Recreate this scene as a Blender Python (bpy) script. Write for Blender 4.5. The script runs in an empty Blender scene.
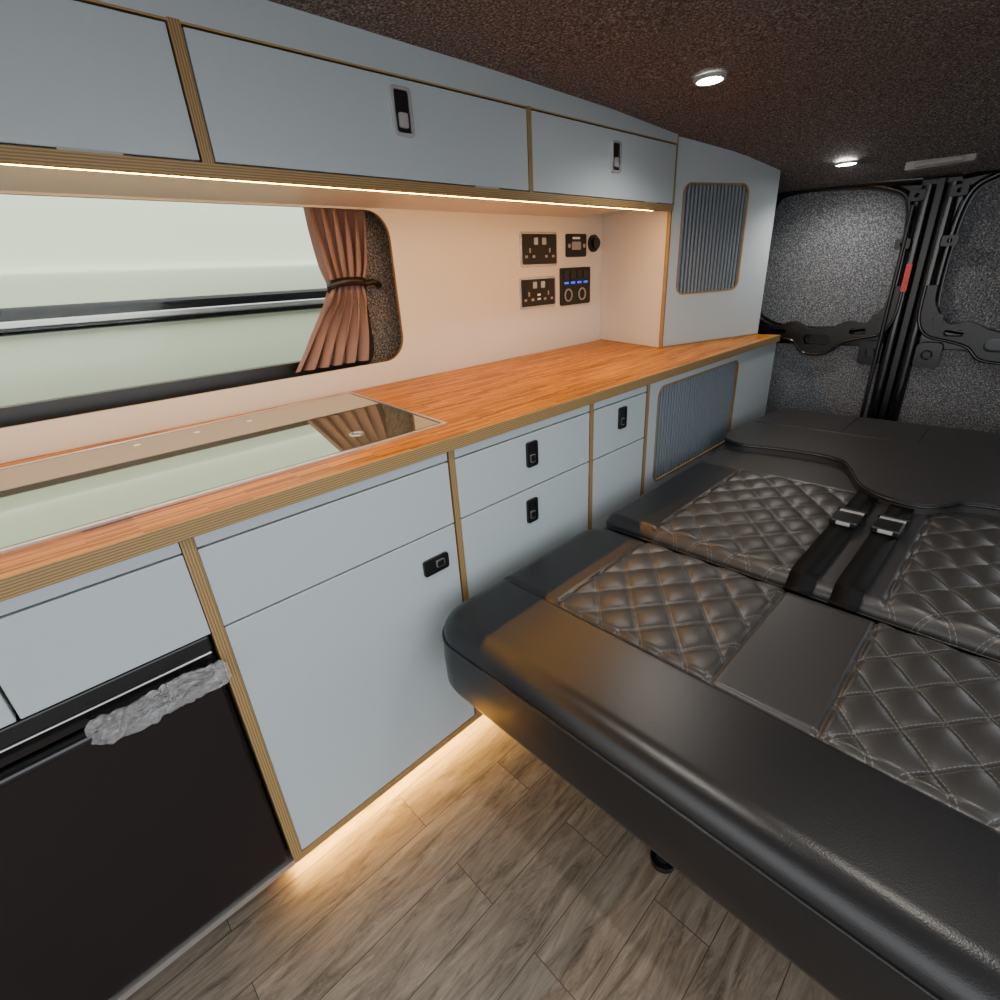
import bpy, bmesh, math, random
import numpy as np
from mathutils import Vector, Matrix, noise
random.seed(3)
C = bpy.context
COL = C.scene.collection

# ------------------------------------------------------------------ materials
def newmat(name):
    m = bpy.data.materials.new(name); m.use_nodes = True
    nt = m.node_tree
    return m, nt, nt.nodes["Principled BSDF"]

def simple(name, col, rough=.5, metal=0, emis=None, es=0, bump=0, bscale=200, spec=.5, alpha=1, coat=0):
    m, nt, b = newmat(name)
    b.inputs["Base Color"].default_value = (*col, 1)
    b.inputs["Roughness"].default_value = rough
    b.inputs["Metallic"].default_value = metal
    b.inputs["Specular IOR Level"].default_value = spec
    b.inputs["Coat Weight"].default_value = coat
    b.inputs["Alpha"].default_value = alpha
    if emis:
        b.inputs["Emission Color"].default_value = (*emis, 1)
        b.inputs["Emission Strength"].default_value = es
    if bump:
        tc = nt.nodes.new("ShaderNodeTexCoord"); n = nt.nodes.new("ShaderNodeTexNoise")
        n.inputs["Scale"].default_value = bscale; n.inputs["Detail"].default_value = 3
        bp = nt.nodes.new("ShaderNodeBump"); bp.inputs["Strength"].default_value = bump
        bp.inputs["Distance"].default_value = .002
        nt.links.new(tc.outputs["Object"], n.inputs["Vector"])
        nt.links.new(n.outputs["Fac"], bp.inputs["Height"]); nt.links.new(bp.outputs["Normal"], b.inputs["Normal"])
    return m

def ramp(nt, stops):
    r = nt.nodes.new("ShaderNodeValToRGB")
    while len(r.color_ramp.elements) < len(stops): r.color_ramp.elements.new(.5)
    for e, (p, c) in zip(r.color_ramp.elements, stops):
        e.position = p; e.color = (*c, 1)
    return r

def carpet(name, c0, c1, c2, scale=140):
    m, nt, b = newmat(name)
    tc = nt.nodes.new("ShaderNodeTexCoord")
    n = nt.nodes.new("ShaderNodeTexNoise"); n.inputs["Scale"].default_value = scale; n.inputs["Detail"].default_value = 4; n.inputs["Roughness"].default_value = .75
    r = ramp(nt, [(.36, c0), (.52, c1), (.66, c2)])
    bp = nt.nodes.new("ShaderNodeBump"); bp.inputs["Strength"].default_value = .6; bp.inputs["Distance"].default_value = .003
    nt.links.new(tc.outputs["Object"], n.inputs["Vector"]); nt.links.new(n.outputs["Fac"], r.inputs["Fac"])
    nt.links.new(r.outputs["Color"], b.inputs["Base Color"]); nt.links.new(n.outputs["Fac"], bp.inputs["Height"])
    nt.links.new(bp.outputs["Normal"], b.inputs["Normal"])
    b.inputs["Roughness"].default_value = .95; b.inputs["Specular IOR Level"].default_value = .15
    return m

def ply_mat(name, axis, k=1.0):
    m, nt, b = newmat(name)
    tc = nt.nodes.new("ShaderNodeTexCoord")
    w = nt.nodes.new("ShaderNodeTexWave"); w.bands_direction = axis
    w.inputs["Scale"].default_value = 75; w.inputs["Distortion"].default_value = 1.2; w.inputs["Detail"].default_value = 2
    r = ramp(nt, [(.2, (.17 * k, .10 * k, .036 * k)), (.8, (.33 * k, .215 * k, .085 * k))])
    nt.links.new(tc.outputs["Object"], w.inputs["Vector"]); nt.links.new(w.outputs["Fac"], r.inputs["Fac"])
    nt.links.new(r.outputs["Color"], b.inputs["Base Color"]); b.inputs["Roughness"].default_value = .55
    return m

def bamboo():
    m, nt, b = newmat("bamboo_worktop")
    N = nt.nodes; L = nt.links
    tc = N.new("ShaderNodeTexCoord"); mp = N.new("ShaderNodeMapping")
    mp.inputs["Scale"].default_value = (210, 14, 60)
    n = N.new("ShaderNodeTexNoise"); n.inputs["Scale"].default_value = 1; n.inputs["Detail"].default_value = 5; n.inputs["Roughness"].default_value = .75
    mp2 = N.new("ShaderNodeMapping"); mp2.inputs["Rotation"].default_value = (0, 0, math.radians(90))
    br = N.new("ShaderNodeTexBrick"); br.inputs["Scale"].default_value = 1; br.inputs["Brick Width"].default_value = .15; br.inputs["Row Height"].default_value = .006
    br.inputs["Mortar Size"].default_value = .0; br.offset = .41
    br.inputs["Color1"].default_value = (0, 0, 0, 1); br.inputs["Color2"].default_value = (1, 1, 1, 1)
    L.new(tc.outputs["Object"], mp2.inputs[0]); L.new(mp2.outputs[0], br.inputs["Vector"])
    L.new(tc.outputs["Object"], mp.inputs["Vector"]); L.new(mp.outputs[0], n.inputs["Vector"])
    mx = N.new("ShaderNodeMix"); mx.data_type = 'FLOAT'; mx.inputs[0].default_value = .34
    L.new(n.outputs["Fac"], mx.inputs[2]); L.new(br.outputs["Color"], mx.inputs[3])
    r = ramp(nt, [(.27, (.10, .026, .001)), (.48, (.38, .125, .004)), (.70, (.62, .25, .012))])
    L.new(mx.outputs[0], r.inputs["Fac"]); L.new(r.outputs["Color"], b.inputs["Base Color"])
    b.inputs["Roughness"].default_value = .40; b.inputs["Specular IOR Level"].default_value = .25
    return m

def floor_mat():
    m, nt, b = newmat("grey_oak_vinyl")
    N = nt.nodes; L = nt.links
    tc = N.new("ShaderNodeTexCoord")
    mp = N.new("ShaderNodeMapping"); mp.inputs["Rotation"].default_value = (0, 0, math.radians(90)); mp.inputs["Location"].default_value = (.35, .03, 0)
    br = N.new("ShaderNodeTexBrick"); br.inputs["Scale"].default_value = 1
    br.inputs["Brick Width"].default_value = .62; br.inputs["Row Height"].default_value = .112
    br.inputs["Mortar Size"].default_value = .0009; br.inputs["Mortar Smooth"].default_value = .3; br.inputs["Bias"].default_value = 0
    br.offset = .37
    br.inputs["Color1"].default_value = (0, 0, 0, 1); br.inputs["Color2"].default_value = (1, 1, 1, 1); br.inputs["Mortar"].default_value = (.5, .5, .5, 1)
    L.new(tc.outputs["Object"], mp.inputs[0]); L.new(mp.outputs[0], br.inputs["Vector"])
    mul = N.new("ShaderNodeVectorMath"); mul.operation = 'MULTIPLY'; mul.inputs[1].default_value = (48, 6.5, 1)
    L.new(tc.outputs["Object"], mul.inputs[0])
    off = N.new("ShaderNodeVectorMath"); off.operation = 'MULTIPLY_ADD'; off.inputs[1].default_value = (17, 31, 5)
    L.new(br.outputs["Color"], off.inputs[0]); L.new(mul.outputs[0], off.inputs[2])
    n = N.new("ShaderNodeTexNoise"); n.inputs["Scale"].default_value = 1; n.inputs["Detail"].default_value = 9; n.inputs["Roughness"].default_value = .76; n.inputs["Distortion"].default_value = 1.0
    L.new(off.outputs[0], n.inputs["Vector"])
    r = ramp(nt, [(.32, (.05, .038, .028)), (.46, (.15, .124, .096)), (.68, (.29, .25, .20))])
    L.new(n.outputs["Fac"], r.inputs["Fac"])
    tint = N.new("ShaderNodeMix"); tint.data_type = 'RGBA'; tint.blend_type = 'MULTIPLY'; tint.inputs[0].default_value = 1
    tr = ramp(nt, [(0, (.82, .81, .80)), (1, (1.08, 1.06, 1.04))])
    L.new(br.outputs["Color"], tr.inputs["Fac"]); L.new(r.outputs["Color"], tint.inputs[6]); L.new(tr.outputs["Color"], tint.inputs[7])
    mm = N.new("ShaderNodeMix"); mm.data_type = 'RGBA'; mm.inputs[7].default_value = (.03, .023, .017, 1)
    L.new(br.outputs["Fac"], mm.inputs[0]); L.new(tint.outputs[2], mm.inputs[6])
    L.new(mm.outputs[2], b.inputs["Base Color"])
    bp = N.new("ShaderNodeBump"); bp.inputs["Strength"].default_value = .35; bp.inputs["Distance"].default_value = .002
    L.new(n.outputs["Fac"], bp.inputs["Height"]); L.new(bp.outputs[0], b.inputs["Normal"])
    b.inputs["Roughness"].default_value = .42
    return m

QP = .088; QK = .82
def leather(name, col, quilt=False, rough=.34):
    m, nt, b = newmat(name)
    N = nt.nodes; L = nt.links
    tc = N.new("ShaderNodeTexCoord")
    v = N.new("ShaderNodeTexVoronoi"); v.inputs["Scale"].default_value = 520
    L.new(tc.outputs["Object"], v.inputs["Vector"])
    bp = N.new("ShaderNodeBump"); bp.inputs["Strength"].default_value = .12; bp.inputs["Distance"].default_value = .001
    L.new(v.outputs["Distance"], bp.inputs["Height"]); L.new(bp.outputs[0], b.inputs["Normal"])
    b.inputs["Roughness"].default_value = rough; b.inputs["Base Color"].default_value = (*col, 1)
    if quilt:
        sp = N.new("ShaderNodeSeparateXYZ"); L.new(tc.outputs["Object"], sp.inputs[0])
        masks = []
        def M(op, a, c=None):
            n = N.new("ShaderNodeMath"); n.operation = op
            for i, q in enumerate((a, c)):
                if q is None: continue
                if isinstance(q, (int, float)): n.inputs[i].default_value = q
                else: L.new(q, n.inputs[i])
            return n.outputs[0]
        ys = M('MULTIPLY', sp.outputs[1], QK)
        for op, op2 in (('ADD', 'SUBTRACT'), ('SUBTRACT', 'ADD')):
            p = M('DIVIDE', M(op, sp.outputs[0], ys), QP)
            d = M('MULTIPLY', M('ABSOLUTE', M('SUBTRACT', M('FRACT', M('ADD', p, .5)), .5)), QP)
            line = M('LESS_THAN', M('ABSOLUTE', M('SUBTRACT', d, .0042)), .0008)
            o = M(op2, sp.outputs[0], ys)
            dash = M('LESS_THAN', M('FRACT', M('MULTIPLY', o, 110)), .72)
            masks.append(M('MULTIPLY', line, dash))
        mk = M('MAXIMUM', masks[0], masks[1])
        mx = N.new("ShaderNodeMix"); mx.data_type = 'RGBA'
        mx.inputs[6].default_value = (*col, 1); mx.inputs[7].default_value = (.10, .10, .10, 1)
        L.new(mk, mx.inputs[0]); L.new(mx.outputs[2], b.inputs["Base Color"])
    return m

GREY = simple("grey_laminate", (.385, .44, .465), .45, bump=.03, bscale=900)
WHITE = simple("warm_white_laminate", (.66, .64, .60), .5)
PLYZ = ply_mat("plywood_edge_z", 'Z'); PLYY = ply_mat("plywood_edge_y", 'Y'); PLYX = ply_mat("plywood_edge_x", 'X')
BAMB = bamboo(); FLOOR = floor_mat()
CARP = carpet("van_lining_carpet", (.038, .0375, .038), (.135, .132, .132), (.40, .39, .385), 180)
CARPD = carpet("door_lining_carpet", (.035, .037, .041), (.120, .127, .138), (.33, .345, .37), 190)
LEA = leather("black_leather", (.008, .008, .009))
LEAG = leather("charcoal_leather", (.024, .0235, .0245), rough=.38)
LEAQ = leather("quilted_leather", (.026, .0245, .0235), True, rough=.38)
BLK = simple("black_plastic", (.006, .006, .007), .32)
BLKP = simple("black_paint", (.006, .006, .007), .22, coat=.25)
CHR = simple("chrome", (.66, .67, .69), .25, .6)
STEEL = simple("brushed_steel", (.62, .6, .58), .32, .9)
GLASSB = simple("black_glass", (.42, .44, .37), .03, .88)
FRIDGE = simple("fridge_door_black", (.009, .006, .007), .22, bump=.12, bscale=700, spec=.4)
LED = simple("led_warm", (1, .7, .4), .5, emis=(1, .46, .06), es=105)
LEDF = simple("led_warm_floor", (1, .7, .4), .5, emis=(1, .50, .08), es=135)
LEDW = simple("led_white", (1, 1, 1), .5, emis=(1, .97, .93), es=40)
BLUE = simple("blue_display", (.01, .02, .2), .3, emis=(.02, .05, 1), es=1.8)
RED = simple("red_reflector", (.4, .01, .01), .3, emis=(.8, .02, .01), es=.04)
MESHG = simple("grey_grille", (.15, .18, .21), .5)
MESHD = simple("grille_backing", (.012, .014, .017), .7)
PAINT = simple("white_van_paint", (.76, .84, .60), .3, coat=.3)
CURT = simple("mauve_curtain_fabric", (.23, .148, .135), .85, bump=.3, bscale=500)
TARM = simple("tarmac", (.16, .16, .15), .9, bump=.5, bscale=60)
PLAST = simple("clear_plastic_wrap", (.42, .42, .43), .10, alpha=.34, spec=1)
GREYP = simple("grey_plastic", (.30, .30, .29), .5)
WHT = simple("white_print", (.8, .8, .8), .5)
BROWN = simple("brown_wood", (.10, .05, .03), .6)
WEB = simple("belt_webbing", (.002, .002, .002), .5, bump=.4, bscale=900, spec=.12)
m, nt, b = newmat("window_glass")
b.inputs["Base Color"].default_value = (.95, .98, .95, 1); b.inputs["Roughness"].default_value = 0
b.inputs["Transmission Weight"].default_value = 1; b.inputs["IOR"].default_value = 1.02
GLASS = m

# ------------------------------------------------------------------ helpers
def group(name):
    e = bpy.data.objects.new(name, None); e.empty_display_size = .1
    COL.objects.link(e); return e

def link(name, me, parent=None, mats=()):
    o = bpy.data.objects.new(name, me); COL.objects.link(o)
    for mt in mats: me.materials.append(mt)
    if parent: o.parent = parent
    return o

def smooth(o):
    o.data.polygons.foreach_set("use_smooth", [True] * len(o.data.polygons)); return o

def bev(o, w, seg=2):
    md = o.modifiers.new("bevel", 'BEVEL'); md.width = w; md.segments = seg; md.limit_method = 'ANGLE'; return o

def box(name, x0, x1, y0, y1, z0, z1, mat, parent=None, bevel=0):
    v = [(x, y, z) for x in (x0, x1) for y in (y0, y1) for z in (z0, z1)]
    f = [(0, 1, 3, 2), (4, 6, 7, 5), (0, 4, 5, 1), (2, 3, 7, 6), (0, 2, 6, 4), (1, 5, 7, 3)]
    me = bpy.data.meshes.new(name); me.from_pydata(v, [], f); me.update()
    o = link(name, me, parent, [mat])
    if bevel: bev(o, bevel)
    return o

def prism(name, pts, z0, z1, mat, parent=None, bevel=0, ztop=None):
    n = len(pts)
    v = [(p[0], p[1], z0) for p in pts] + [(p[0], p[1], (ztop[i] if ztop else z1)) for i, p in enumerate(pts)]
    f = [tuple(range(n))[::-1], tuple(range(n, 2 * n))] + [(i, (i + 1) % n, n + (i + 1) % n, n + i) for i in range(n)]
    me = bpy.data.meshes.new(name); me.from_pydata(v, [], f); me.update()
    bm = bmesh.new(); bm.from_mesh(me); bmesh.ops.recalc_face_normals(bm, faces=bm.faces); bm.to_mesh(me); bm.free()
    o = link(name, me, parent, [mat])
    if bevel: bev(o, bevel)
    return o

def rrect(u0, u1, v0, v1, r, n=8):
    pts = []
    for cx, cy, a0 in ((u1 - r, v1 - r, 0), (u0 + r, v1 - r, 90), (u0 + r, v0 + r, 180), (u1 - r, v0 + r, 270)):
        for i in range(n + 1):
            a = math.radians(a0 + 90 * i / n); pts.append((cx + r * math.cos(a), cy + r * math.sin(a)))
    return pts

def circ(cu, cv, r, n=28):
    return [(cu + r * math.cos(2 * math.pi * i / n), cv + r * math.sin(2 * math.pi * i / n)) for i in range(n)]

def catmull(P, n=8, closed=True):
    out = []; L = len(P)
    for i in range(L if closed else L - 1):
        g = lambda k: Vector(P[k % L]) if closed else Vector(P[max(0, min(L - 1, k))])
        p0, p1, p2, p3 = g(i - 1), g(i), g(i + 1), g(i + 2)
        for k in range(n):
            t = k / n
            out.append(tuple(.5 * ((2 * p1) + (-p0 + p2) * t + (2 * p0 - 5 * p1 + 4 * p2 - p3) * t * t + (-p0 + 3 * p1 - 3 * p2 + p3) * t ** 3)))
    if not closed: out.append(tuple(P[-1]))
    return out

# frames: (origin, u axis, v axis); outward normal = u x v ; front face lies on the plane
FX = lambda x: (Vector((x, 0, 0)), Vector((0, 1, 0)), Vector((0, 0, 1)))     # faces +x
FY = lambda y: (Vector((0, y, 0)), Vector((1, 0, 0)), Vector((0, 0, 1)))     # faces -y
FZ = lambda z: (Vector((0, 0, z)), Vector((1, 0, 0)), Vector((0, 1, 0)))     # faces +z

def panel(name, frame, outer, holes, th, mat, parent=None, edge=None, lift=0, bevel=0):
    """flat panel with cut-outs; its front face is `lift` in front of the plane, thickness th behind that"""
    cu = bpy.data.curves.new(name, 'CURVE'); cu.dimensions = '2D'; cu.fill_mode = 'BOTH'; cu.extrude = th / 2
    for ring in [outer] + list(holes):
        s = cu.splines.new('POLY'); s.points.add(len(ring) - 1); s.use_cyclic_u = True
        for p, q in zip(s.points, ring): p.co = (q[0], q[1], 0, 1)
    t = bpy.data.objects.new("tmp", cu); COL.objects.link(t)
    dg = C.evaluated_depsgraph_get(); dg.update()
    me = bpy.data.meshes.new_from_object(t.evaluated_get(dg))
    bpy.data.objects.remove(t); bpy.data.curves.remove(cu)
    o0, u, v = frame; n = u.cross(v)
    me.transform(Matrix(((u.x, v.x, n.x, o0.x + n.x * (lift - th / 2)), (u.y, v.y, n.y, o0.y + n.y * (lift - th / 2)), (u.z, v.z, n.z, o0.z + n.z * (lift - th / 2)), (0, 0, 0, 1))))
    me.name = name
    me.materials.clear()
    bm = bmesh.new(); bm.from_mesh(me); bmesh.ops.remove_doubles(bm, verts=bm.verts, dist=1e-5)
    bmesh.ops.recalc_face_normals(bm, faces=bm.faces); bm.normal_update()
    for f in bm.faces:
        f.smooth = False
        f.material_index = 1 if (edge and abs(f.normal.dot(n)) < .5) else 0
    bm.to_mesh(me); bm.free()
    o = link(name, me, parent, [mat, edge] if edge else [mat])
    if bevel: bev(o, bevel)
    return o

def tube(name, pts, r, mat, parent=None, closed=False, res=6):
    cu = bpy.data.curves.new(name, 'CURVE'); cu.dimensions = '3D'; cu.bevel_depth = r; cu.bevel_resolution = res // 2; cu.use_fill_caps = True
    s = cu.splines.new('POLY'); s.points.add(len(pts) - 1); s.use_cyclic_u = closed
    for p, q in zip(s.points, pts): p.co = (*q, 1)
    t = bpy.data.objects.new("tmp", cu); COL.objects.link(t)
    dg = C.evaluated_depsgraph_get(); dg.update()
    me = bpy.data.meshes.new_from_object(t.evaluated_get(dg)); me.name = name
    bpy.data.objects.remove(t); bpy.data.curves.remove(cu)
    me.materials.clear()
    return smooth(link(name, me, parent, [mat]))

def onframe(frame, pts, lift=0):
    o0, u, v = frame; n = u.cross(v)
    return [tuple(o0 + u * p[0] + v * p[1] + n * lift) for p in pts]

def slats(name, frame, ur, vr, mat, parent, pitch=.0185, wd_=.0105, lift=-.006):
    """row of narrow rounded vertical slats"""
    o0, u, v = frame; n = u.cross(v)
    V = []; F = []
    k = int((ur[1] - ur[0]) / pitch)
    for i in range(k + 1):
        c = ur[0] + i * pitch
        prof = [(-wd_ / 2, -.007), (-wd_ / 2, -.001), (-wd_ * .25, 0.001), (wd_ * .25, 0.001), (wd_ / 2, -.001), (wd_ / 2, -.007)]
        b0 = len(V)
        for (du, dn) in prof:
            for vv in vr: V.append(tuple(o0 + u * (c + du) + v * vv + n * (lift + dn)))
        for j in range(5): F.append((b0 + 2 * j, b0 + 2 * j + 2, b0 + 2 * j + 3, b0 + 2 * j + 1))
    me = bpy.data.meshes.new(name); me.from_pydata(V, [], F); me.update()
    return link(name, me, parent, [mat])

# ------------------------------------------------------------------ key dimensions
XF = -.80      # lower cabinet face
ZW = .847      # worktop top
XW = -1.468    # kitchen back wall face
XU = -1.04     # overhead cabinet face
YD = 2.65      # rear door plane
YE = 2.43      # kitchen rear end

# ------------------------------------------------------------------ shell
f = box("floor", -1.55, .66, -1.6, 2.72, -.03, 0, FLOOR)
box("ground", -9, 8, -8, 9, -.50, -.45, TARM)

cy = [(-1.6, 1.59), (0, 1.59), (1.0, 1.582), (1.5, 1.572), (1.9, 1.553), (2.2, 1.512), (2.45, 1.457), (2.66, 1.40)]
V = []; F = []; nx, ny = 12, 60
def ceil_z(x, y):
    z = float(np.interp(y, [a for a, _ in cy], [b_ for _, b_ in cy]))
    k = max(0, (y - 2.0) / .66)
    return z - k * .045 * (x + 1.0)
for i in range(nx + 1):
    for j in range(ny + 1):
        x = -1.62 + 2.3 * i / nx; y = -1.6 + 4.27 * j / ny
        V.append((x, y, ceil_z(x, y)))
for i in range(nx):
    for j in range(ny):
        a = i * (ny + 1) + j; F.append((a, a + 1, a + ny + 2, a + ny + 1))
me = bpy.data.meshes.new("ceiling"); me.from_pydata(V, [], F); me.update()
o = smooth(link("ceiling", me, None, [CARP]))
md = o.modifiers.new("sol", 'SOLIDIFY'); md.thickness = .03
md.offset = 1 if me.polygons[0].normal.z > 0 else -1

win_open = rrect(-1.2, .86, .925, 1.42, .06)
panel("wall_left", FX(-1.56), [(-1.6, -.02), (2.72, -.02), (2.72, 1.62), (-1.6, 1.62)], [win_open], .06, CARP)
wg = group("window_1")
panel("seal", FX(-1.548), rrect(-1.235, .895, .895, 1.455, .07), [rrect(-1.17, .845, .947, 1.40, .05)], .03, BLK, wg, lift=.012, bevel=.004)
panel("glass", FX(-1.58), rrect(-1.2, .86, .925, 1.42, .06), [], .004, GLASS, wg)
box("wall_right", .64, .68, 1.25, 2.72, -.02, 1.62, CARP)

# rear doors
dg_ = FY(YD)
def rear_door(name, sgn, cx):
    g = group(name)
    mx = lambda pts: [((cx - (p[0] - cx)) if sgn < 0 else p[0], p[1]) for p in pts]
    winp = catmull([(-.90, 1.392), (-.69, 1.383), (-.56, 1.355), (-.492, 1.30), (-.475, 1.12), (-.485, .94), (-.54, .875), (-.78, .862), (-.92, .89), (-.985, .97), (-.99, 1.2), (-.965, 1.35)], 6)
    lowp = rrect(-1.0, -.44, .16, .785, .05)
    outer = [(-1.07, .06), (cx - .0005, .06), (cx - .0005, 1.44), (-1.07, 1.50)]
    panel("door_skin", dg_, mx(outer), [mx(winp)], .05, BLKP, g)
    panel("window_lining", dg_, mx(winp), [], .01, CARPD, g, lift=-.012)
    ring = catmull([(-.91, 1.405), (-.69, 1.397), (-.55, 1.368), (-.478, 1.31), (-.46, 1.12), (-.47, .93), (-.53, .86), (-.78, .845), (-.93, .873), (-1.0, .96), (-1.006, 1.2), (-.98, 1.36)], 6)
    tube("window_ring", onframe(dg_, mx(ring), .008), .012, BLKP, g, True)
    panel("lower_lining", dg_, mx(lowp), [], .012, CARPD, g, lift=.014)
    tube("outer_pressing", onframe(dg_, mx([(-1.045, .3), (-1.045, 1.36), (-1.0, 1.43), (-.45, 1.385)]), .01), .02, BLKP, g)
    tube("meeting_pressing", onframe(dg_, mx([(cx - .035, .2), (cx - .035, 1.36)]), .012), .022, BLKP, g)
    # pressed scalloped panel under the window
    up_ = catmull([(-1.0, .93), (-.96, .875), (-.88, .862), (-.80, .885), (-.73, .855), (-.66, .858), (-.59, .89), (-.53, .882), (-.475, .95), (-.465, 1.02)], 6, False)
    lo_ = catmull([(-.43, 1.02), (-.435, .90), (-.47, .84), (-.54, .82), (-.60, .80), (-.65, .755), (-.74, .752), (-.79, .80), (-.86, .815), (-.95, .825), (-1.02, .87)], 6, False)
    panel("scalloped_bracket", dg_, mx(up_ + lo_), [mx(rrect(-.90, -.83, .832, .850, .008)), mx(rrect(-.755, -.645, .785, .832, .022)), mx(rrect(-.58, -.52, .836, .860, .01))], .02, BLK, g, lift=.036, bevel=.004)
    tube("scallop_rim", onframe(dg_, mx(lo_), .038), .006, BLKP, g)
    for k, (a, c_) in enumerate([(-.92, .85), (-.485, .90), (-.465, 1.17), (-.455, 1.33)]):
        panel("lug_%d" % k, dg_, mx(rrect(a - .024, a + .024, c_ - .018, c_ + .018, .008)), [mx(circ(a, c_, .008, 12))], .02, BLK, g, lift=.042, bevel=.002)
    panel("latch_plate", dg_, mx(rrect(-.53, -.45, .715, .81, .018)), [mx(circ(-.488, .765, .02, 14))], .012, BLKP, g, lift=.03, bevel=.002)
    panel("latch_knob", dg_, mx(circ(-.488, .765, .014, 14)), [], .02, BLK, g, lift=.034, bevel=.002)
    return g
CXD = -.395
gd = rear_door("door_1", 1, CXD)
box("meeting_seal", CXD - .012, CXD + .012, YD - .03, YD - .002, .10, 1.38, BLK, gd, .004)
panel("red_reflector", dg_, rrect(CXD - .040, CXD - .022, 1.0, 1.10, .004), [], .008, RED, gd, lift=.044)
tube("locking_rod", [(CXD - .07, YD - .04, .45), (CXD - .065, YD - .04, 1.3)], .007, BLK, gd)
rear_door("door_2", -1, CXD)
box("trim_1", -1.6, .66, YD - .03, YD + .06, .0, .09, BLKP)
box("wall_rear", -1.6, -1.072, YD, YD + .05, 0, 1.5, CARP)
g = group("rear_latch_cover")
zc = ceil_z(-.39, 2.50)
bev(box("cover", -.49, -.30, 2.49, 2.575, zc - .020, zc + .012, GREYP, g), .006)
bev(box("lip", -.46, -.33, 2.475, 2.50, zc - .016, zc - .002, GREYP, g), .003)

# ------------------------------------------------------------------ kitchen base
kb = group("kitchen_base_cabinet")
box("carcass", -1.46, XF - .02, .106, YE - .01, .06, .815, PLYY, kb)
box("top_of_fridge_bay", -1.46, XF - .02, -1.4, .106, .66, .815, PLYY, kb)
box("plinth", -.88, -.865, -1.4, YE - .01, 0, .06, GREY, kb)
box("bottom_board", -1.46, XF + .001, .1, YE, .06, .078, PLYZ, kb)
ZR = .797
def front(name, y0, y1, z0, z1):
    return box(name, XF - .018, XF, y0, y1, z0, z1, GREY, kb, .0015)
for i, y in enumerate((.106, .606, 1.097, 1.385)):
    hw = .009 if i == 0 else .007
    box("upright_%d" % i, -1.4, XF + .0015, y - hw, y + hw, .062, .82, PLYY, kb)
g3 = .0035; w = .008 + .002
mods = [(-.9, .106), (.106, .606), (.606, 1.097), (1.097, 1.385)]
for i, (a, c_) in enumerate(mods):
    front("rail_%d" % i, a + w, c_ - w, ZR + g3 / 2, .82)
front("fridge_bay_panel", -.155 + .02, .106 - w, .652, ZR - g3 / 2)
front("left_panel", -.9, -.155 + .016, .652, ZR - g3 / 2)
front("drawer_front_1", .106 + w, .606 - w, .653 + g3 / 2, ZR - g3 / 2)
front("cupboard_door_1", .106 + w, .606 - w, .08, .653 - g3 / 2)
front("drawer_front_2", .606 + w, 1.097 - w, .655 + g3 / 2, ZR - g3 / 2)
front("drawer_front_3", .606 + w, 1.097 - w, .43, .655 - g3 / 2)
front("cupboard_door_2", .606 + w, 1.097 - w, .08, .43 - g3)
front("drawer_front_4", 1.097 + w, 1.385 - w, .652 + g3 / 2, ZR - g3 / 2)
front("cupboard_door_3", 1.097 + w, 1.385 - w, .08, .652 - g3 / 2)
gr = rrect(1.45, 2.05, .475, .795, .035)
panel("vent_panel", FX(XF), [(1.385 + w, .08), (YE, .08), (YE, .82), (1.385 + w, .82)], [gr], .018, GREY, kb, edge=PLYX)
panel("vent_trim", FX(XF), rrect(1.445, 2.055, .470, .800, .038), [rrect(1.451, 2.049, .476, .794, .034)], .006, PLYY, kb, lift=.001)
panel("vent_backing", FX(XF - .017), rrect(1.44, 2.06, .465, .81, .03), [], .002, MESHD, kb)
slats("vent_grille", FX(XF), (1.445, 2.055), (.47, .80), MESHG, kb)

def latch(name, frame, cu_, cv_, w_, h_, chrome=False):
    g = group(name)
    r = min(w_, h_) * .16
    O = rrect(cu_ - w_ / 2, cu_ + w_ / 2, cv_ - h_ / 2, cv_ + h_ / 2, r)
    k = .86 if chrome else .8
    I = rrect(cu_ - w_ / 2 * k * .86, cu_ + w_ / 2 * k * .86, cv_ - h_ / 2 * k, cv_ + h_ / 2 * k, r * .7)
    panel("bezel", frame, O, [I], .006, CHR if chrome else BLK, g, lift=.0065, bevel=.0008)
    panel("recess", frame, I, [], .002, BLK, g, lift=.0030)
    if h_ > w_:
        bu = rrect(cu_ - w_ * .22, cu_ + w_ * .22, cv_ - h_ * .33, cv_ - h_ * .02, r * .5)
    else:
        bu = rrect(cu_ - w_ * .0, cu_ + w_ * .33, cv_ - h_ * .22, cv_ + h_ * .22, r * .5)
    panel("push_button", frame, bu, [], .004, STEEL if not chrome else CHR, g, lift=.0067, bevel=.001)
    if not chrome:
        panel("button_cap", frame, [((p[0] - cu_) * .8 + cu_ + (w_ * .03 if h_ < w_ else 0), (p[1] - cv_) * .8 + cv_ - (h_ * .03 if h_ > w_ else 0)) for p in bu], [], .003, BLK, g, lift=.008)
    return g
latch("cupboard_latch", FX(XF), .533, .578, .066, .038)
latch("cupboard_latch", FX(XF), .851, .744, .038, .064)
latch("cupboard_latch", FX(XF), .845, .594, .038, .064)
latch("cupboard_latch", FX(XF), 1.243, .747, .038, .064)
latch("cupboard_latch", FX(XF), -.195, .70, .066, .038)

g = group("floor_led_strip")
box("profile", -.862, -.84, -1.2, 1.2, .046, .06, STEEL, g)
box("diffuser", -.860, -.842, -1.2, 1.2, .043, .0462, LEDF, g)

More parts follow.
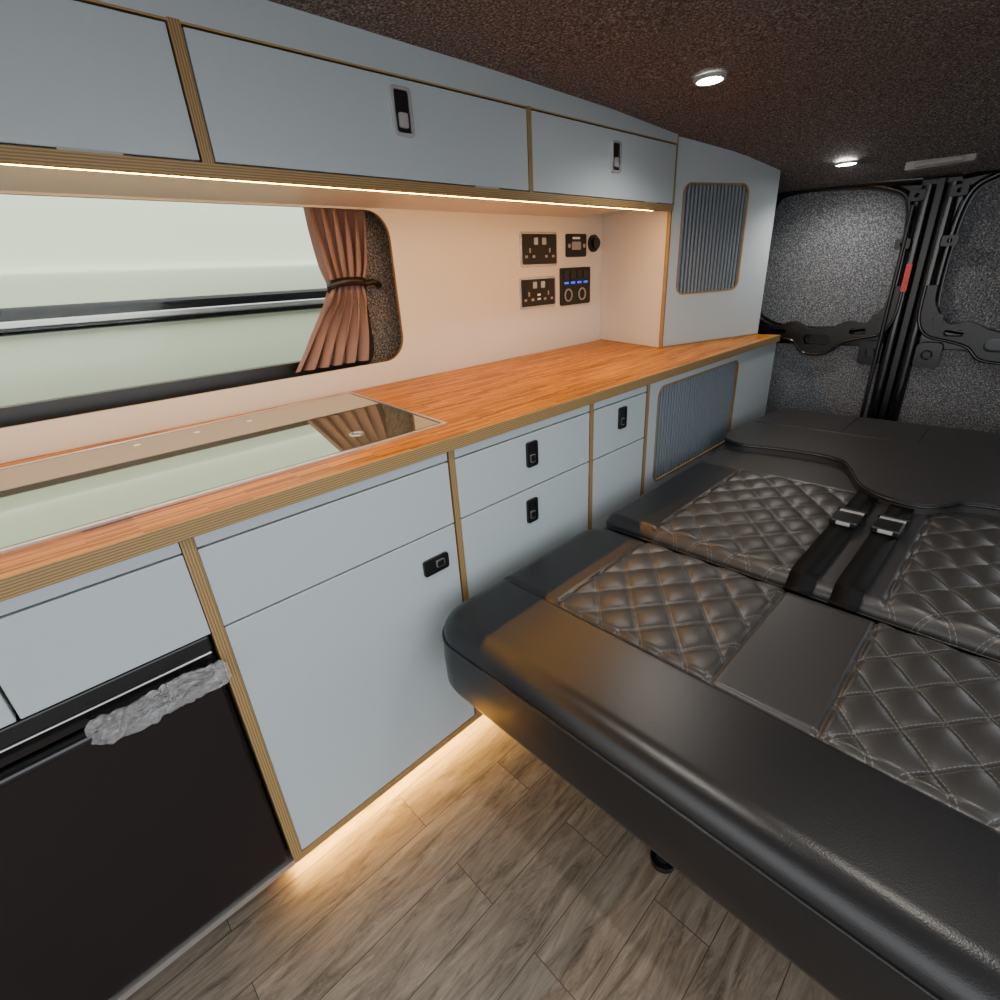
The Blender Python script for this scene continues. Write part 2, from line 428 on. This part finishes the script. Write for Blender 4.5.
# worktop
wt = group("kitchen_worktop")
hobq = [(-.88, .667), (-1.425, .725), (-1.345, -1.0), (-.88, -1.0)]
prism("slab", [(XF + .004, -1.4), (XF + .004, YE), (XW + .012, YE), (XW + .012, -1.4)], .821, ZW, BAMB, wt)
box("edge_lipping", XF + .003, XF + .010, -1.4, YE + .001, .8205, ZW + .0005, PLYZ, wt, .0015)
box("rear_edge_lipping", XW + .012, XF + .010, YE, YE + .006, .8205, ZW, PLYZ, wt)

# hob / sink with glass lids
hb = group("glass_lid_sink_and_hob")
def inset(q, d):
    (a, b_, c_, e) = q
    return [(a[0] - d, a[1] - d), (b_[0] + d, b_[1] - d), (c_[0] + d, c_[1] + d), (e[0] - d, e[1] + d)]
FZw = FZ(ZW)
panel("steel_frame", FZw, hobq, [inset(hobq, .007)], .006, STEEL, hb, lift=.0055, bevel=.001)
panel("rubber_seal", FZw, inset(hobq, .0075), [inset(hobq, .013)], .004, BLK, hb, lift=.0045)
panel("glass_lid", FZw, inset(hobq, .0135), [], .004, GLASSB, hb, lift=.0045)
panel("vent_ring", FZw, circ(-.98, .495, .016), [circ(-.98, .495, .011)], .002, STEEL, hb, lift=.0062)
for k, yy in enumerate((.15, .27, .39)):
    panel("marking_%d" % k, FZw, circ(-1.33, yy, .007, 14), [], .001, WHT, hb, lift=.0052)

# fridge
fr = group("under_counter_fridge")
box("body", -1.35, XF - .03, -.72, .093, .02, .645, BLK, fr)
box("door", XF - .03, XF - .005, -.50, .090, .075, .585, FRIDGE, fr, .006)
box("top_trim", XF - .03, XF - .004, -.50, .092, .62, .648, BLK, fr, .003)
box("vent_bar", XF - .03, XF - .012, -.50, .090, .588, .617, BLKP, fr, .002)
tube("chrome_rail", [(XF - .004, -.50, .618), (XF - .004, .088, .618)], .002, STEEL, fr)
tube("handle_bar", [(XF + .018, -.50, .592), (XF + .018, .02, .592), (XF + .014, .07, .592), (XF - .01, .085, .592)], .009, BLKP, fr)
box("bottom_trim", XF - .03, XF + .001, -.72, .097, .06, .074, STEEL, fr)
V = []; F = []; NA, NL = 44, 80
for i in range(NL + 1):
    t = i / NL; y = -.085 + .185 * t
    end = min(1, min(t, 1 - t) * 9 + .55)
    for j in range(NA):
        a = 2 * math.pi * j / NA
        p = Vector((math.cos(a) * 1.1, y * 30, math.sin(a) * 1.1))
        nz = 1 + .34 * noise.noise(p * .9) + .45 * (abs(noise.noise(p * 2.8 + Vector((5, 0, 0)))) - .25)
        V.append((XF + .018 + .013 * math.cos(a) * nz * end, y, .590 + .021 * math.sin(a) * nz * end + .003 * math.sin(y * 50)))
for i in range(NL):
    for j in range(NA):
        a = i * NA + j; b_ = i * NA + (j + 1) % NA; F.append((a, b_, b_ + NA, a + NA))
me = bpy.data.meshes.new("film"); me.from_pydata(V, [], F); me.update()
link("plastic_film", me, fr, [PLAST])

# ------------------------------------------------------------------ kitchen back wall
panel("wall_kitchen", FX(XW), [(-1.4, .80), (2.10, .80), (2.10, 1.56), (-1.4, 1.56)], [rrect(-1.25, .968, .915, 1.347, .075)], .012, WHITE, edge=PLYX)

# curtain
cg = group("curtain")
NU, NV = 150, 60
V = []; F = []
def lerpk(z, zs, vs): return float(np.interp(z, zs, vs))
for j in range(NV + 1):
    z = .925 + (1.40 - .925) * j / NV
    yl = lerpk(z, [.925, 1.02, 1.10, 1.147, 1.20, 1.30, 1.40], [.598, .668, .735, .760, .748, .732, .722])
    yr = lerpk(z, [.925, 1.10, 1.147, 1.20, 1.40], [.850, .872, .868, .885, .925])
    tie = math.exp(-((z - 1.147) / .035) ** 2)
    for i in range(NU + 1):
        u = i / NU
        amp = .019 * (1 - .5 * tie)
        xx = -1.508 + amp * math.sin(u * 2 * math.pi * 5.5 + 1.2 * math.sin(z * 9)) + .004 * math.sin(u * 41 + z * 20) + .010 * tie * math.sin(math.pi * u)
        V.append((xx, yl + (yr - yl) * u + .006 * math.sin(u * 2 * math.pi * 5.5 * 2), z))
for j in range(NV):
    for i in range(NU):
        a = j * (NU + 1) + i; F.append((a, a + 1, a + NU + 2, a + NU + 1))
me = bpy.data.meshes.new("cloth"); me.from_pydata(V, [], F); me.update()
smooth(link("pleated_cloth", me, cg, [CURT]))
V = []; F = []
for i in range(40):
    a = 2 * math.pi * i / 40; x, y = (-1.504 + .036 * math.cos(a), .815 + .064 * math.sin(a))
    zt = 1.147 + .012 * math.cos(a)
    V += [(x, y, zt - .012), (x, y, zt + .012)]
for i in range(40): j = (i + 1) % 40; F.append((2 * i, 2 * j, 2 * j + 1, 2 * i + 1))
me = bpy.data.meshes.new("tie"); me.from_pydata(V, [], F); me.update()
o = smooth(link("tie_strap", me, cg, [BLK])); md = o.modifiers.new("s", 'SOLIDIFY'); md.thickness = .004
tube("tie_tail", [(-1.49, .865, 1.15), (-1.495, .90, 1.155), (-1.50, .925, 1.145), (-1.515, .93, 1.14)], .009, BLK, cg)
tube("curtain_rail", [(-1.51, -1.1, 1.395), (-1.51, .94, 1.395)], .006, BLK, cg)

# sockets and control panels
fw = FX(XW)
def socket(name, y, z, w_, h_, usb):
    g = group(name)
    panel("chrome_plate", fw, rrect(y - w_ / 2, y + w_ / 2, z - h_ / 2, z + h_ / 2, .01), [], .006, CHR, g, lift=.006, bevel=.001)
    panel("black_insert", fw, rrect(y - w_ / 2 + .008, y + w_ / 2 - .008, z - h_ / 2 + .008, z + h_ / 2 - .008, .006), [], .004, BLK, g, lift=.0085, bevel=.001)
    for s in (-1, 1):
        cyy_ = y + s * w_ * .27
        panel("pin_l", fw, rrect(cyy_ - .028, cyy_ - .014, z - .030, z - .021, .001), [], .001, GREYP, g, lift=.0095)
        panel("pin_r", fw, rrect(cyy_ + .014, cyy_ + .028, z - .030, z - .021, .001), [], .001, GREYP, g, lift=.0095)
        panel("pin_e", fw, rrect(cyy_ - .004, cyy_ + .004, z - .012, z + .004, .001), [], .001, GREYP, g, lift=.0095)
        panel("rocker", fw, rrect(y + s * .024 - .010, y + s * .024 + .010, z + .016, z + .040, .003), [], .004, CHR, g, lift=.012, bevel=.001)
    if usb:
        for k in (-.008, .008):
            panel("usb_port", fw, rrect(y - .009, y + .009, z + k - .020, z + k - .013, .001), [], .001, WHT, g, lift=.0098)
socket("power_socket", 1.645, 1.236, .215, .122, False)
socket("power_socket", 1.632, 1.080, .215, .115, True)
g = group("heater_controller")
panel("plate", fw, rrect(1.812, 1.945, 1.205, 1.292, .008), [], .008, BLK, g, lift=.008, bevel=.002)
panel("screen", fw, rrect(1.845, 1.905, 1.232, 1.262, .003), [], .002, GREYP, g, lift=.0095)
panel("label", fw, rrect(1.85, 1.90, 1.272, 1.280, .001), [], .001, WHT, g, lift=.009)
for k in range(2): panel("key_%d" % k, fw, circ(1.828 + k * .1, 1.247, .008, 14), [], .002, STEEL, g, lift=.0095)
g = group("heater_dial")
panel("base", fw, circ(1.998, 1.256, .034), [], .012, BLK, g, lift=.012, bevel=.003)
panel("knob", fw, circ(1.998, 1.256, .022), [], .014, BLKP, g, lift=.026, bevel=.003)
g = group("switch_panel")
panel("plate", fw, rrect(1.772, 1.975, 1.018, 1.165, .008), [], .008, BLK, g, lift=.008, bevel=.002)
for k in range(4): panel("display_%d" % k, fw, rrect(1.795 + k * .044, 1.822 + k * .044, 1.102, 1.110, .001), [], .002, BLUE, g, lift=.0095)
for k in range(2):
    panel("port_ring_%d" % k, fw, circ(1.82 + k * .095, 1.058, .026), [circ(1.82 + k * .095, 1.058, .020)], .004, GREYP, g, lift=.012, bevel=.001)
for k in range(4): panel("rocker_%d" % k, fw, rrect(1.79 + k * .044, 1.822 + k * .044, 1.122, 1.152, .003), [], .004, BLKP, g, lift=.0115, bevel=.001)

# ------------------------------------------------------------------ overhead cabinet
oc = group("overhead_cabinet")
YU = [-.95, .349, 1.143, 1.898]
box("carcass", XW + .001, XU - .02, YU[0], YU[3] - .005, 1.36, 1.565, PLYY, oc)
box("underside", XW + .001, XU - .018, YU[0], YU[3] - .004, 1.352, 1.360, WHITE, oc)
box("pelmet_edge", XU - .018, XU + .001, YU[0], YU[3] - .002, 1.325, 1.345, PLYZ, oc, .001)
box("top_rail", XU - .018, XU, YU[0], YU[3] - .002, 1.528, 1.60, GREY, oc, .001)
for i in (1, 2, 3):
    hw = .009 if i == 1 else .006
    box("divider_%d" % i, XU - .0195, XU + .001, YU[i] - hw, YU[i] + hw if i < 3 else YU[i], 1.344, 1.53 if i < 3 else 1.56, PLYY, oc)
box("top_ply_line", XU - .018, XU + .0005, YU[0], YU[3] - .01, 1.5255, 1.5285, PLYZ, oc)
for i in range(3):
    box("door_%d" % i, XU - .018, XU, YU[i] + (.012 if i == 1 else .009), YU[i + 1] - (.012 if i == 0 else .009), 1.347, 1.523, GREY, oc, .0015)
    box("hinge_%d" % i, XU - .012, XU + .002, YU[i + 1] - .20, YU[i + 1] - .12, 1.344, 1.348, GREYP, oc)
latch("overhead_latch", FX(XU), .752, 1.466, .050, .085, True)
latch("overhead_latch", FX(XU), 1.525, 1.456, .050, .080, True)
latch("overhead_latch", FX(XU), -.10, 1.466, .050, .085, True)
g = group("overhead_led_strip")
box("diffuser", XU - .030, XU - .019, -.9, 1.80, 1.3262, 1.330, LED, g)
box("profile", XU - .032, XU - .0185, -.9, 1.80, 1.330, 1.352, STEEL, g)

# tall end cabinet
tc_ = group("tall_end_cabinet")
P0 = Vector((-1.05, 1.90, 0)); P1 = Vector((-.878, 2.415, 0)); U = (P1 - P0).normalized(); LU = (P1 - P0).length
fc = (P0, U, Vector((0, 0, 1))); n_ = U.cross(Vector((0, 0, 1)))
top = [(LU, 1.475), (LU * .85, 1.512), (LU * .6, 1.545), (LU * .3, 1.562), (0, 1.57)]
hole = rrect(LU * .10, LU * .70, 1.045, 1.412, .035)
panel("front_panel", fc, [(0, ZW + .002), (LU, ZW + .002)] + top, [hole], .018, GREY, tc_, edge=PLYX)
panel("vent_trim", fc, rrect(LU * .10 - .005, LU * .70 + .005, 1.040, 1.417, .038), [rrect(LU * .10 + .001, LU * .70 - .001, 1.046, 1.411, .034)], .006, PLYY, tc_, lift=.001)
panel("vent_backing", fc, rrect(LU * .08, LU * .72, 1.035, 1.42, .03), [], .001, MESHD, tc_, lift=-.0165)
slats("vent_grille", fc, (LU * .09, LU * .71), (1.04, 1.415), MESHG, tc_)
fp = [P0 - n_ * .0185, Vector((XW + .001, 2.065, 0)), Vector((XW + .001, 2.44, 0)), P1 - n_ * .0185]
prism("carcass", [(p.x, p.y) for p in fp], ZW + .002, 1.5, WHITE, tc_, ztop=[1.56, 1.56, 1.49, 1.49])
panel("base_bead", fc, [(0, ZW), (LU, ZW), (LU, ZW + .007), (0, ZW + .007)], [], .02, PLYZ, tc_, lift=.002)
box("corner_ply_edge", P0.x - .012, P0.x + .002, P0.y - .004, P0.y + .004, ZW + .002, 1.56, PLYX, tc_)

# ------------------------------------------------------------------ bed
def cushion(name, parent, x0, x1, y0, y1, zt, zb, r, rc, hf, matf, mats, step=.0045):
    def axis(a, b_):
        ed = [r * (1 - math.cos(t)) for t in np.linspace(0, math.pi / 2, 9)][1:]
        mid = list(np.arange(a + r + step, b_ - r - step / 2, step))
        return [a] + [a + e for e in ed] + mid + [b_ - e for e in ed[::-1]] + [b_]
    X = axis(x0, x1); Y = axis(y0, y1)
    V = []; F = []; MI = []
    nx, ny = len(X), len(Y)
    for x in X:
        for y in Y:
            px, py = x, y
            cx = min(max(x, x0 + rc), x1 - rc); cyv = min(max(y, y0 + rc), y1 - rc)
            dx, dy = x - cx, y - cyv
            if dx and dy:
                L = math.hypot(dx, dy); mxd = max(abs(dx), abs(dy))
                k = mxd / L; px, py = cx + dx * k, cyv + dy * k
                d = rc - mxd
            else: d = min(x - x0, x1 - x, y - y0, y1 - y)
            dr = 0
            if d < r: dr = r - math.sqrt(max(0, r * r - (r - d) ** 2))
            w_ = min(1, max(0, (d - .004) / .02))
            V.append((px, py, zt - dr + hf(px, py) * w_))
    for i in range(nx - 1):
        for j in range(ny - 1):
            a = i * ny + j; F.append((a, a + ny, a + ny + 1, a + 1)); MI.append(matf((X[i] + X[i + 1]) / 2, (Y[j] + Y[j + 1]) / 2))
    loop = [i * ny for i in range(nx)] + [(nx - 1) * ny + j for j in range(1, ny)] + [i * ny + ny - 1 for i in range(nx - 2, -1, -1)] + [j for j in range(ny - 2, 0, -1)]
    rings = [(0, .0), (.35, .004), (.8, .003), (.93, -.004), (1, -.014)]
    zside = zt - r
    prev = loop
    for t, bul in rings[1:]:
        cur = []
        for idx in loop:
            p = Vector(V[idx])
            cx = min(max(p.x, x0 + rc), x1 - rc); cyv = min(max(p.y, y0 + rc), y1 - rc)
            o_ = Vector((p.x - cx, p.y - cyv, 0)); o_ = o_.normalized() if o_.length > 1e-6 else Vector((0, 0, 0))
            V.append((p.x + o_.x * bul, p.y + o_.y * bul, zside + (zb - zside) * t)); cur.append(len(V) - 1)
        for k in range(len(loop)):
            k2 = (k + 1) % len(loop); F.append((prev[k], cur[k], cur[k2], prev[k2])); MI.append(0)
        prev = cur
    F.append(tuple(prev[::-1])); MI.append(0)
    me = bpy.data.meshes.new(name); me.from_pydata(V, [], F); me.update()
    o = link(name, me, parent, mats)
    me.polygons.foreach_set("material_index", MI); me.polygons.foreach_set("use_smooth", [True] * len(MI))
    ring = rrect(x0 - .001, x1 + .001, y0 - .001, y1 + .001, rc, 10)
    tube(name + "_piping", [(p[0], p[1], zside) for p in ring], .0026, LEA, parent, True)
    return o

XS = [-.565, -.24, -.08, .245]
def g_(d, w_=.0035): return math.exp(-(d / w_) ** 2)
def quilt(x, y):
    p = (x + y * QK) / QP; q = (x - y * QK) / QP
    a = abs(math.sin(math.pi * p)); c_ = abs(math.sin(math.pi * q))
    return .0085 * (a * c_) ** .34
def inq(x, y0, y1, y): return y0 < y < y1 and (XS[0] < x < XS[1] or XS[2] < x < XS[3])
def hf1(x, y):
    h = 0
    if y > .665:
        if inq(x, .665, 1.04, y): h += quilt(x, y)
        else: h += .003
        h -= .006 * sum(g_(x - s) for s in XS)
    h -= .007 * g_(y - .665)
    return h
def hf2(x, y):
    h = 0
    if inq(x, 1.04, 1.585, y): h += quilt(x, y)
    else: h += .003
    if y < 1.585: h -= .006 * sum(g_(x - s) for s in XS)
    h -= .006 * g_(y - 1.585)
    if y > 1.585: h -= .005 * (g_(x - XS[1]) + g_(x - XS[2]))
    return h
def mf1(x, y):
    if y < .665: return 0
    if inq(x, .665, 1.04, y): return 2
    if XS[1] < x < XS[2]: return 1
    return 0
def mf2(x, y):
    if inq(x, 1.04, 1.585, y): return 2
    if XS[1] < x < XS[2] or y > 1.585: return 1
    return 0
bed = group("fold_out_bed")
MT = [LEA, LEAG, LEAQ]
cushion("front_cushion", bed, -.748, .42, .457, 1.037, .512, .333, .045, .085, hf1, mf1, MT)
cushion("middle_cushion", bed, -.725, .42, 1.040, 1.84, .530, .385, .030, .05, hf2, mf2, MT)
box("slat_board", -.70, .38, .50, 1.03, .320, .338, BLK, bed, .003)
box("seat_box", -.66, .34, 1.10, 1.80, .0, .386, BLK, bed, .01)
for i, (lx, ly) in enumerate(((-.278, .655), (.10, .655))):
    tube("leg_%d" % i, [(lx, ly, .012), (lx, ly, .315)], .014, BLK, bed, res=12)
    panel("foot_%d" % i, FZ(.014), circ(lx, ly, .026), [], .014, BLKP, bed, bevel=.003)
box("leg_rail", -.32, .14, .638, .672, .293, .321, BLK, bed, .004)
box("support_block", -.70, -.645, .515, .56, .280, .321, BROWN, bed, .004)
front_edge = catmull([(-.735, 1.88), (-.715, 1.80), (-.65, 1.765), (-.55, 1.785), (-.42, 1.80), (-.34, 1.775), (-.295, 1.70), (-.25, 1.60), (-.19, 1.545), (-.12, 1.53), (-.07, 1.555), (-.035, 1.605), (.03, 1.625), (.2, 1.63), (.36, 1.66), (.42, 1.75)], 6, False)
outl = front_edge + [(.42, 2.33), (-.70, 2.33), (-.72, 2.1)]
o = panel("rear_padded_board", FZ(.562), outl, [], .030, LEAG, bed)
bev(o, .008, 3)
tube("rear_piping", [(p[0], p[1], .553) for p in outl], .0035, LEA, bed, True)
tube("seam_across", [(-.71, 2.06, .5625), (.41, 2.06, .5625)], .0016, LEA, bed)
for k, xx in enumerate((-.42, -.20, .05)):
    tube("seam_%d" % k, [(xx, 2.06, .5625), (xx, 2.32, .5625)], .0016, LEA, bed)
box("rear_support_box", -.64, .36, 1.87, 2.30, 0, .530, BLK, bed, .01)

# seat belts
def belt(name, x, y0, y1, by):
    g = group(name)
    prof = [(y0 - .022, .508), (y0 - .010, .514), (y0 + .004, .532), (y0 + .02, .5395), (y0 + .10, .5405), (by - .06, .5415), (by, .544), (by + .08, .5425), (y1 - .05, .541), (y1, .5395)]
    prof = catmull(prof, 5, False)
    V = []; F = []
    for i, (y, z) in enumerate(prof):
        V += [(x - .025, y, z), (x + .025, y, z)]
    for i in range(len(prof) - 1): F.append((2 * i, 2 * i + 1, 2 * i + 3, 2 * i + 2))
    me = bpy.data.meshes.new("webbing"); me.from_pydata(V, [], F); me.update()
    o = smooth(link("webbing", me, g, [WEB])); md = o.modifiers.new("s", 'SOLIDIFY'); md.thickness = .003; md.offset = 1
    box("buckle_body", x - .029, x + .029, by - .045, by + .015, .5425, .561, BLK, g, .005)
    box("buckle_tongue", x - .026, x + .026, by + .013, by + .044, .550, .554, CHR, g, .0015)
    box("release_button", x - .015, x + .015, by - .046, by - .036, .547, .557, GREYP, g, .002)
    box("adjuster_bar", x - .031, x + .031, by + .042, by + .052, .546, .557, BLK, g, .002)
belt("seat_belt", -.222, 1.045, 1.62, 1.365)
belt("seat_belt", -.140, 1.045, 1.60, 1.375)

# ------------------------------------------------------------------ ceiling spotlights
def spot(x, y, power):
    g = group("ceiling_spotlight"); z = ceil_z(x, y)
    FD = (Vector((0, 0, z)), Vector((1, 0, 0)), Vector((0, -1, 0)))
    c_ = lambda r: circ(x, -y, r, 32)
    panel("trim_ring", FD, c_(.040), [c_(.031)], .008, CHR, g, lift=.010, bevel=.002)
    panel("lens", FD, c_(.031), [], .004, LEDW, g, lift=.0095)
    l = bpy.data.lights.new("spot_lamp", 'SPOT'); l.energy = power; l.spot_size = math.radians(150); l.spot_blend = .8; l.color = (1, .94, .86); l.shadow_soft_size = .03
    lo = bpy.data.objects.new("lamp", l); lo.location = (x, y, z - .02); COL.objects.link(lo); lo.parent = g
spot(-.745, 1.495, 13); spot(-.655, 2.42, 12); spot(-.45, .35, 16); spot(.10, .9, 14)

# ------------------------------------------------------------------ neighbouring white van seen through the window
nv = group("white_van")
prof = [(-2.95, 2.1), (-2.80, 1.9), (-2.68, 1.62), (-2.62, 1.33), (-2.60, 1.27), (-2.565, 1.262), (-2.555, 1.24), (-2.55, 1.15), (-2.55, 1.04), (-2.54, .86), (-2.55, .6), (-2.60, .45), (-2.62, .0), (-2.70, -.2)]
prof = catmull(prof, 5, False)
V = []; F = []
for (x, z) in prof: V += [(x, -3.2, z), (x, 3.6, z)]
for i in range(len(prof) - 1): F.append((2 * i, 2 * i + 1, 2 * i + 3, 2 * i + 2))
me = bpy.data.meshes.new("side"); me.from_pydata(V, [], F); me.update()
smooth(link("body_side", me, nv, [PAINT]))
box("body_core", -4.4, -2.97, -3.2, 3.6, -.2, 2.1, PAINT, nv, .05)
box("rub_strip", -2.56, -2.52, -3.1, 3.5, 1.058, 1.148, BLKP, nv, .012)
box("rub_strip_bright", -2.523, -2.513, -3.1, 3.5, 1.078, 1.105, STEEL, nv, .006)
for k, yy in enumerate((-2.1, 2.3)):
    tube("wheel_%d" % k, [(-2.85, yy, -.13), (-2.62, yy, -.13)], .32, BLK, nv, res=24)

# ------------------------------------------------------------------ world, camera
wd = bpy.data.worlds.new("overcast"); C.scene.world = wd; wd.use_nodes = True
bg = wd.node_tree.nodes["Background"]
bg.inputs[0].default_value = (.94, .97, 1, 1); bg.inputs[1].default_value = 3.0

cam = bpy.data.cameras.new("camera"); co = bpy.data.objects.new("camera", cam); COL.objects.link(co)
fwd = Vector((-.6721, .6196, -.4039)).normalized()
rt = Vector((.6959, .7163, -.0590)); rt = (rt - fwd * rt.dot(fwd)).normalized(); up = rt.cross(fwd)
bk = -fwd
co.matrix_world = Matrix(((rt.x, up.x, bk.x, 0), (rt.y, up.y, bk.y, 0), (rt.z, up.z, bk.z, 1.14), (0, 0, 0, 1)))
cam.sensor_width = 36; cam.lens = 18; cam.clip_start = .02
C.scene.camera = co
